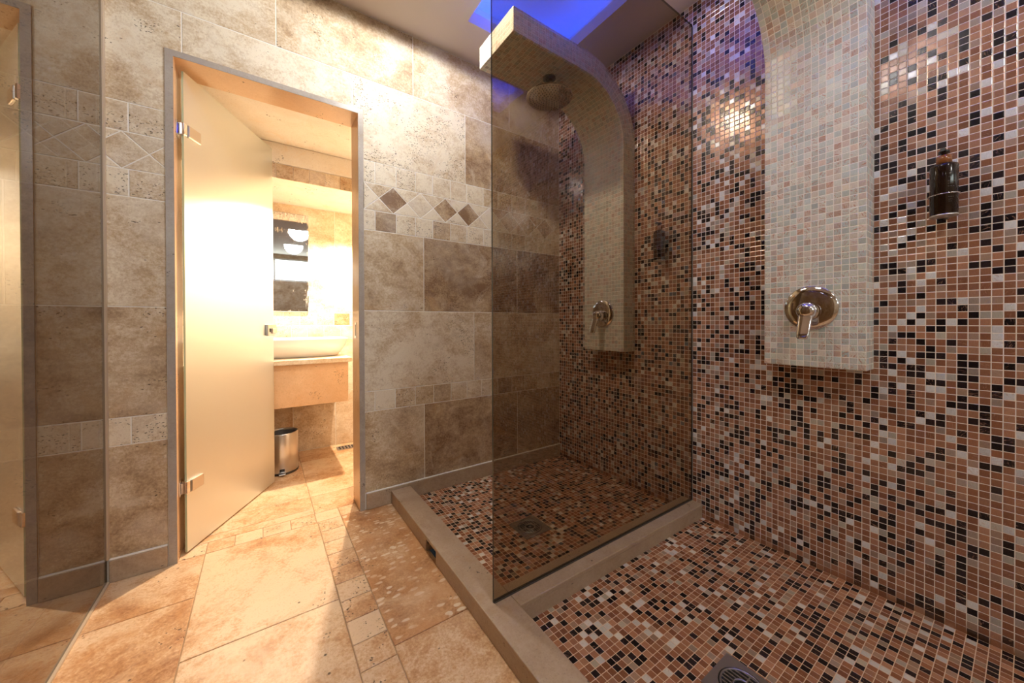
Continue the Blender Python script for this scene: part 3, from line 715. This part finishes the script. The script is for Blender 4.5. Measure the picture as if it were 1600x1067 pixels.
# ------------------------------------------------------------------ drains
def drain(x, y, label):
    r = 0.0735; z = -0.0118
    e = empty('floor_drain', (x, y, z), label, 'drain', 'square shower floor drains')
    mb = MB(); n = 64; ri = 0.058
    sq = []
    for i in range(n):
        t = 2*PI*(i+0.0)/n; c, s_ = math.cos(t), math.sin(t); k = r/max(abs(c), abs(s_)); sq.append((x+c*k, y+s_*k))
    ci = [(x+ri*math.cos(2*PI*i/n), y+ri*math.sin(2*PI*i/n)) for i in range(n)]
    for i in range(n):
        k = (i+1) % n
        mb.face([(*sq[i], z+0.004), (*sq[k], z+0.004), (*ci[k], z+0.004), (*ci[i], z+0.004)])
        mb.face([(*sq[k], z+0.004), (*sq[i], z+0.004), (*sq[i], z), (*sq[k], z)])
        mb.face([(*ci[i], z+0.004), (*ci[k], z+0.004), (*ci[k], z+0.001), (*ci[i], z+0.001)])
    mb.face([(x-0.07, y-0.07, z+0.0005), (x+0.07, y-0.07, z+0.0005), (x+0.07, y+0.07, z+0.0005), (x-0.07, y+0.07, z+0.0005)], mi=1)
    world_child(mb.build('frame', [M_DRAIN, M_DARK]), e)
    mb = MB()
    torus((x, y, z+0.0032), (0, 0, 1), 0.0525, 0.0032, 48, 8, mb); torus((x, y, z+0.0030), (0, 0, 1), 0.0225, 0.003, 36, 8, mb)
    for k in range(-4, 5):
        d = k*0.0115; h = math.sqrt(0.052**2-d*d)
        if abs(d) < 0.022:
            g = math.sqrt(0.0225**2-d*d); mb.box((x+d-0.002, y-h, z+0.001), (x+d+0.002, y-g, z+0.005)); mb.box((x+d-0.002, y+g, z+0.001), (x+d+0.002, y+h, z+0.005))
        else: mb.box((x+d-0.002, y-h, z+0.001), (x+d+0.002, y+h, z+0.005))
    mb.box((x-0.051, y-0.002, z+0.001), (x-0.022, y+0.002, z+0.0048)); mb.box((x+0.022, y-0.002, z+0.001), (x+0.051, y+0.002, z+0.0048))
    cyl((x, y, z+0.001), (0, 0, 1), 0.006, 0.006, 0.004, 20, mb)
    world_child(mb.build('grate', M_DRAIN), e)
    return e
drain(*DR1, 'square steel floor drain in the far shower, seen through the tinted glass')
drain(*DR2, 'square steel floor drain with a round grate in the near shower floor')

# ------------------------------------------------------------------ mosaic shower columns
COLX, W, ZB = -0.1013, 0.3051, 0.803
def column(y1, label):
    """y1: edge nearer the travertine wall"""
    y0 = y1-W; cxx, czz, ri, ro = -0.402, 1.978, 0.3007, 0.4107; xe = -0.860
    inner, outer = [], []
    for z in [ZB+(czz-ZB)*i/6 for i in range(6)]: inner.append((COLX, z)); outer.append((-0.0008, z))
    thw = math.acos(min(1, (-0.0008-cxx)/ro))
    for i in range(0, 25):
        a = (PI/2)*i/24; inner.append((cxx+ri*math.cos(a), czz+ri*math.sin(a)))
        outer.append((min(-0.0008, cxx+ro*math.cos(a)), czz+ro*math.sin(a)))
    for i in range(1, 6): x = cxx+(xe-cxx)*i/5; inner.append((x, czz+ri)); outer.append((x, czz+ro))
    s = [0.0]; 
    for a, b in zip(inner, inner[1:]): s.append(s[-1]+math.dist(a, b))
    so = [0.0]
    for a, b in zip(outer, outer[1:]): so.append(so[-1]+math.dist(a, b))
    mb = MB(); n = len(inner); yc = 0.0
    for i in range(n-1):
        a, b = inner[i], inner[i+1]; c, d = outer[i], outer[i+1]; sm = 5 <= i <= 29
        mb.face([(a[0], y1, a[1]), (a[0], y0, a[1]), (b[0], y0, b[1]), (b[0], y1, b[1])], [(0, s[i]), (W, s[i]), (W, s[i+1]), (0, s[i+1])], smooth=sm)
        mb.face([(c[0], y0, c[1]), (c[0], y1, c[1]), (d[0], y1, d[1]), (d[0], y0, d[1])], [(3, so[i]), (3+W, so[i]), (3+W, so[i+1]), (3, so[i+1])], smooth=sm)
        wa = math.dist(a, c); wb = math.dist(b, d)
        mb.face([(a[0], y0, a[1]), (c[0], y0, c[1]), (d[0], y0, d[1]), (b[0], y0, b[1])], [(5, s[i]), (5+wa, s[i]), (5+wb, s[i+1]), (5, s[i+1])])
        mb.face([(c[0], y1, c[1]), (a[0], y1, a[1]), (b[0], y1, b[1]), (d[0], y1, d[1])], [(7+wa, s[i]), (7, s[i]), (7, s[i+1]), (7+wb, s[i+1])])
    a, c = inner[0], outer[0]
    mb.face([(c[0], y1, c[1]), (c[0], y0, c[1]), (a[0], y0, a[1]), (a[0], y1, a[1])], [(0, 9), (W, 9), (W, 9.1), (0, 9.1)])
    a, c = inner[-1], outer[-1]
    mb.face([(a[0], y1, a[1]), (a[0], y0, a[1]), (c[0], y0, c[1]), (c[0], y1, c[1])], [(0, 11*PITCH_T), (W, 11*PITCH_T), (W, 16.05*PITCH_T), (0, 16.05*PITCH_T)])
    o = mb.build('shower_column', M_CREAM, weld=True, bevel=0.0015, bseg=2)
    return finish(o, label, 'shower column', 'arched mosaic shower columns')
STEP = -1.0085
Y1 = -0.3505
column(Y1, 'pearly cream mosaic shower column behind the tinted glass, arching over into a flat arm')
column(Y1+STEP, 'pearly cream mosaic shower column on the right, outside the tinted glass')

# shower heads
def shower_head(x, y, label):
    z = 2.2787
    e = empty('shower_head', (x, y, z-0.09), label, 'shower head', 'round chrome rain shower heads')
    mb = lathe((x, y, z), (0, 0, -1), [(0.034, 0.0), (0.034, 0.006), (0.030, 0.009), (0.008, 0.010)], 40); world_child(mb.build('ceiling_flange', M_DKSTEEL, weld=True), e)
    mb = lathe((x, y, z-0.008), (0, 0, -1), [(0.020, 0.0), (0.020, 0.060), (0.024, 0.063), (0.024, 0.080), (0.018, 0.088)], 36); world_child(mb.build('stem', M_DKSTEEL, weld=True), e)
    zb = z-0.094
    mb = lathe((x, y, zb), (0, 0, -1), [(0.03, -0.002), (0.10, 0.002), (0.122, 0.006), (0.124, 0.009), (0.122, 0.012), (0.118, 0.0125)], 64); lathe((x, y, zb), (0, 0, -1), [(0.118, 0.0122), (0.002, 0.0124)], 64, mb, mi=1); r = world_child(mb.build('rose', [M_CHROME, M_ROSE]), e)
    mb = MB()
    for ring in range(1, 7):
        k = ring*7
        for i in range(k):
            a = 2*PI*i/k; cyl((x+ring*0.0175*math.cos(a), y+ring*0.0175*math.sin(a), zb-0.0122), (0, 0, -1), 0.0026, 0.0014, 0.0026, 6, mb, cap0=False)
    o = world_child(mb.build('nozzles', simple('rubber_nozzles', (0.02, 0.02, 0.022), 0.5)), e); o['kind'] = 'stuff'
shower_head(-0.521, -0.503, 'round chrome rain shower head hanging under the far mosaic arm')

# mixers
def mixer(y, label, rot):
    z = 1.024; x = COLX
    e = empty('mixer_valve', (x, y, z), label, 'mixer valve', 'chrome shower mixer valves')
    mb = lathe((x, y, z), (-1, 0, 0), [(0.083, 0), (0.083, 0.003), (0.080, 0.006), (0.060, 0.010), (0.035, 0.0125), (0.004, 0.0135)], 72); world_child(mb.build('escutcheon', M_CHROME, weld=True), e)
    zc_ = z-0.012
    mb = lathe((x-0.011, y, zc_), (-1, 0, 0), [(0.034, 0), (0.033, 0.022), (0.031, 0.030), (0.029, 0.044), (0.024, 0.052), (0.012, 0.056), (0.001, 0.0565)], 48); world_child(mb.build('hub', M_CHROME, weld=True), e)
    # lever: a tapering paddle swung outwards and down
    mb = MB(); base = Vector((x-0.046, y, zc_-0.004)); d = Vector((-0.45, 0, -1.0)).normalized(); s_ = Vector((0, 1, 0)); 
    q = Matrix.Rotation(rot, 3, 'X'); d = q @ d; s_ = q @ s_; up = d.cross(s_).normalized()
    secs = [(-0.016, 0.021, 0.011), (0.01, 0.022, 0.011), (0.045, 0.0205, 0.008), (0.088, 0.019, 0.006), (0.103, 0.017, 0.005), (0.108, 0.012, 0.003)]
    R = []
    for l, a, b in secs:
        ring = []
        for i in range(20):
            t = 2*PI*i/20; c, s2 = math.cos(t), math.sin(t)
            ring.append(base+d*l+s_*a*math.copysign(abs(c)**0.6, c)+up*b*math.copysign(abs(s2)**0.6, s2))
        R.append(ring)
    for A, B in zip(R, R[1:]):
        for i in range(20): k = (i+1) % 20; mb.face([A[i], A[k], B[k], B[i]], smooth=True)
    mb.face(R[0][::-1]); mb.face(R[-1])
    world_child(mb.build('lever', M_CHROME, weld=True), e)
mixer(-0.5025, 'round chrome mixer valve on the far mosaic column, behind the tinted glass', 0.0)
mixer(-0.5025+STEP, 'round chrome mixer valve with a lever on the near mosaic column', 0.0)

# soap dispensers
def dispenser(y, label):
    x = -0.052; z0 = 1.298
    e = empty('soap_dispenser', (x, y, z0), label, 'soap dispenser', 'dark wall-mounted soap dispensers')
    mb = lathe((x, y, z0), (0, 0, 1), [(0.026, 0.0), (0.0295, 0.004), (0.0298, 0.150), (0.0285, 0.156), (0.022, 0.160), (0.012, 0.161)], 48); bt_ = world_child(mb.build('bottle', M_BOTTLE, weld=True), e)
    for nm, rows in (('label_emblem', [(0.122, 0.0035, 205, 216), (0.129, 0.0025, 207, 214)]), ('label_text', [(0.112, 0.0012, 203, 217), (0.100, 0.0010, 200, 232), (0.092, 0.0010, 200, 224), (0.084, 0.0010, 200, 228)]), ('label_small_print', [(0.052, 0.0012, 202, 226), (0.044, 0.0010, 204, 220), (0.038, 0.0010, 204, 216)])):
        mb = MB()
        for zz, hh, a0, a1 in rows:
            n = 8
            for i in range(n):
                if i % 3 == 2: continue
                a, b = math.radians(a0+(a1-a0)*i/n), math.radians(a0+(a1-a0)*(i+0.8)/n); r = 0.03005
                mb.face([(x+r*math.cos(a), y+r*math.sin(a), z0+zz), (x+r*math.cos(b), y+r*math.sin(b), z0+zz), (x+r*math.cos(b), y+r*math.sin(b), z0+zz+hh), (x+r*math.cos(a), y+r*math.sin(a), z0+zz+hh)])
        world_child(mb.build(nm, M_LABEL), e)
    mb = lathe((x, y, z0+0.159), (0, 0, 1), [(0.0165, 0), (0.0165, 0.026), (0.014, 0.028), (0.005, 0.0285)], 32); o = world_child(mb.build('pump_collar', M_AMBER, weld=True), e); o['label'] = 'amber brown pump collar'
    mb = lathe((x, y, z0+0.187), (0, 0, 1), [(0.006, 0), (0.006, 0.006), (0.0125, 0.007), (0.0125, 0.014), (0.010, 0.016), (0.002, 0.0165)], 32); mb.box((x-0.030, y-0.005, z0+0.194), (x, y+0.005, z0+0.2025)); world_child(mb.build('pump_nozzle', M_PLASTIC, weld=True), e)
    mb = torus((x, y, z0+0.064), (0, 0, 1), 0.0325, 0.0016, 48, 8); mb.box((x+0.0315, y-0.006, z0+0.061), (-0.0032, y+0.006, z0+0.067)); mb.box((-0.0032, y-0.014, z0+0.045), (-0.0002, y+0.014, z0+0.083))
    o = world_child(mb.build('holder', M_CHROME, weld=True), e); o['label'] = 'thin metal ring holder round the bottle'
    mb = lathe((x, y, z0-0.0018), (0, 0, 1), [(0.024, 0), (0.0300, 0.0), (0.0305, 0.0018), (0.0305, 0.0050), (0.0299, 0.0052)], 48); mb.box((x+0.02, y-0.006, z0-0.0018), (-0.0004, y+0.006, z0+0.001)); world_child(mb.build('base_cup', M_STEEL, weld=True), e)
dispenser(-1.829, 'dark brown pump soap dispenser on the mosaic wall, right of the near column')
dispenser(-0.848, 'dark pump soap dispenser on the mosaic wall, seen through the tinted glass')

# ceiling spotlights (the lamps that light the room)
WHERE = ['in front of the doorway', 'above the stone curb of the near shower', 'in the middle of the room behind', 'beside the high window of the far wall']
for (x, y, e), wh in zip(MAIN_SPOTS, WHERE):
    t0 = empty('ceiling_spotlight', (x, y, ZC), 'small round recessed ceiling spotlight '+wh, 'spotlight', 'recessed spotlights')
    mb = lathe((x, y, ZC), (0, 0, -1), [(0.045, 0), (0.043, 0.005), (0.034, 0.005), (0.032, 0.001)], 40); world_child(mb.build('ring', M_STEEL, weld=True), t0)
    mb = lathe((x, y, ZC), (0, 0, -1), [(0.031, 0.0), (0.031, 0.002), (0.001, 0.0022)], 32); world_child(mb.build('lens', M_LAMP, weld=True), t0)
t0 = empty('ceiling_spotlight', (-1.18, 0.82, 1.862), 'warm recessed spotlight above the basin in the bathroom', 'spotlight')
mb = lathe((-1.18, 0.82, 1.862), (0, 0, -1), [(0.045, 0), (0.043, 0.005), (0.034, 0.005), (0.032, 0.001)], 40); world_child(mb.build('ring', M_STEEL, weld=True), t0)
mb = lathe((-1.18, 0.82, 1.862), (0, 0, -1), [(0.031, 0.0), (0.031, 0.002), (0.001, 0.0022)], 32); world_child(mb.build('lens', M_LAMPW, weld=True), t0)
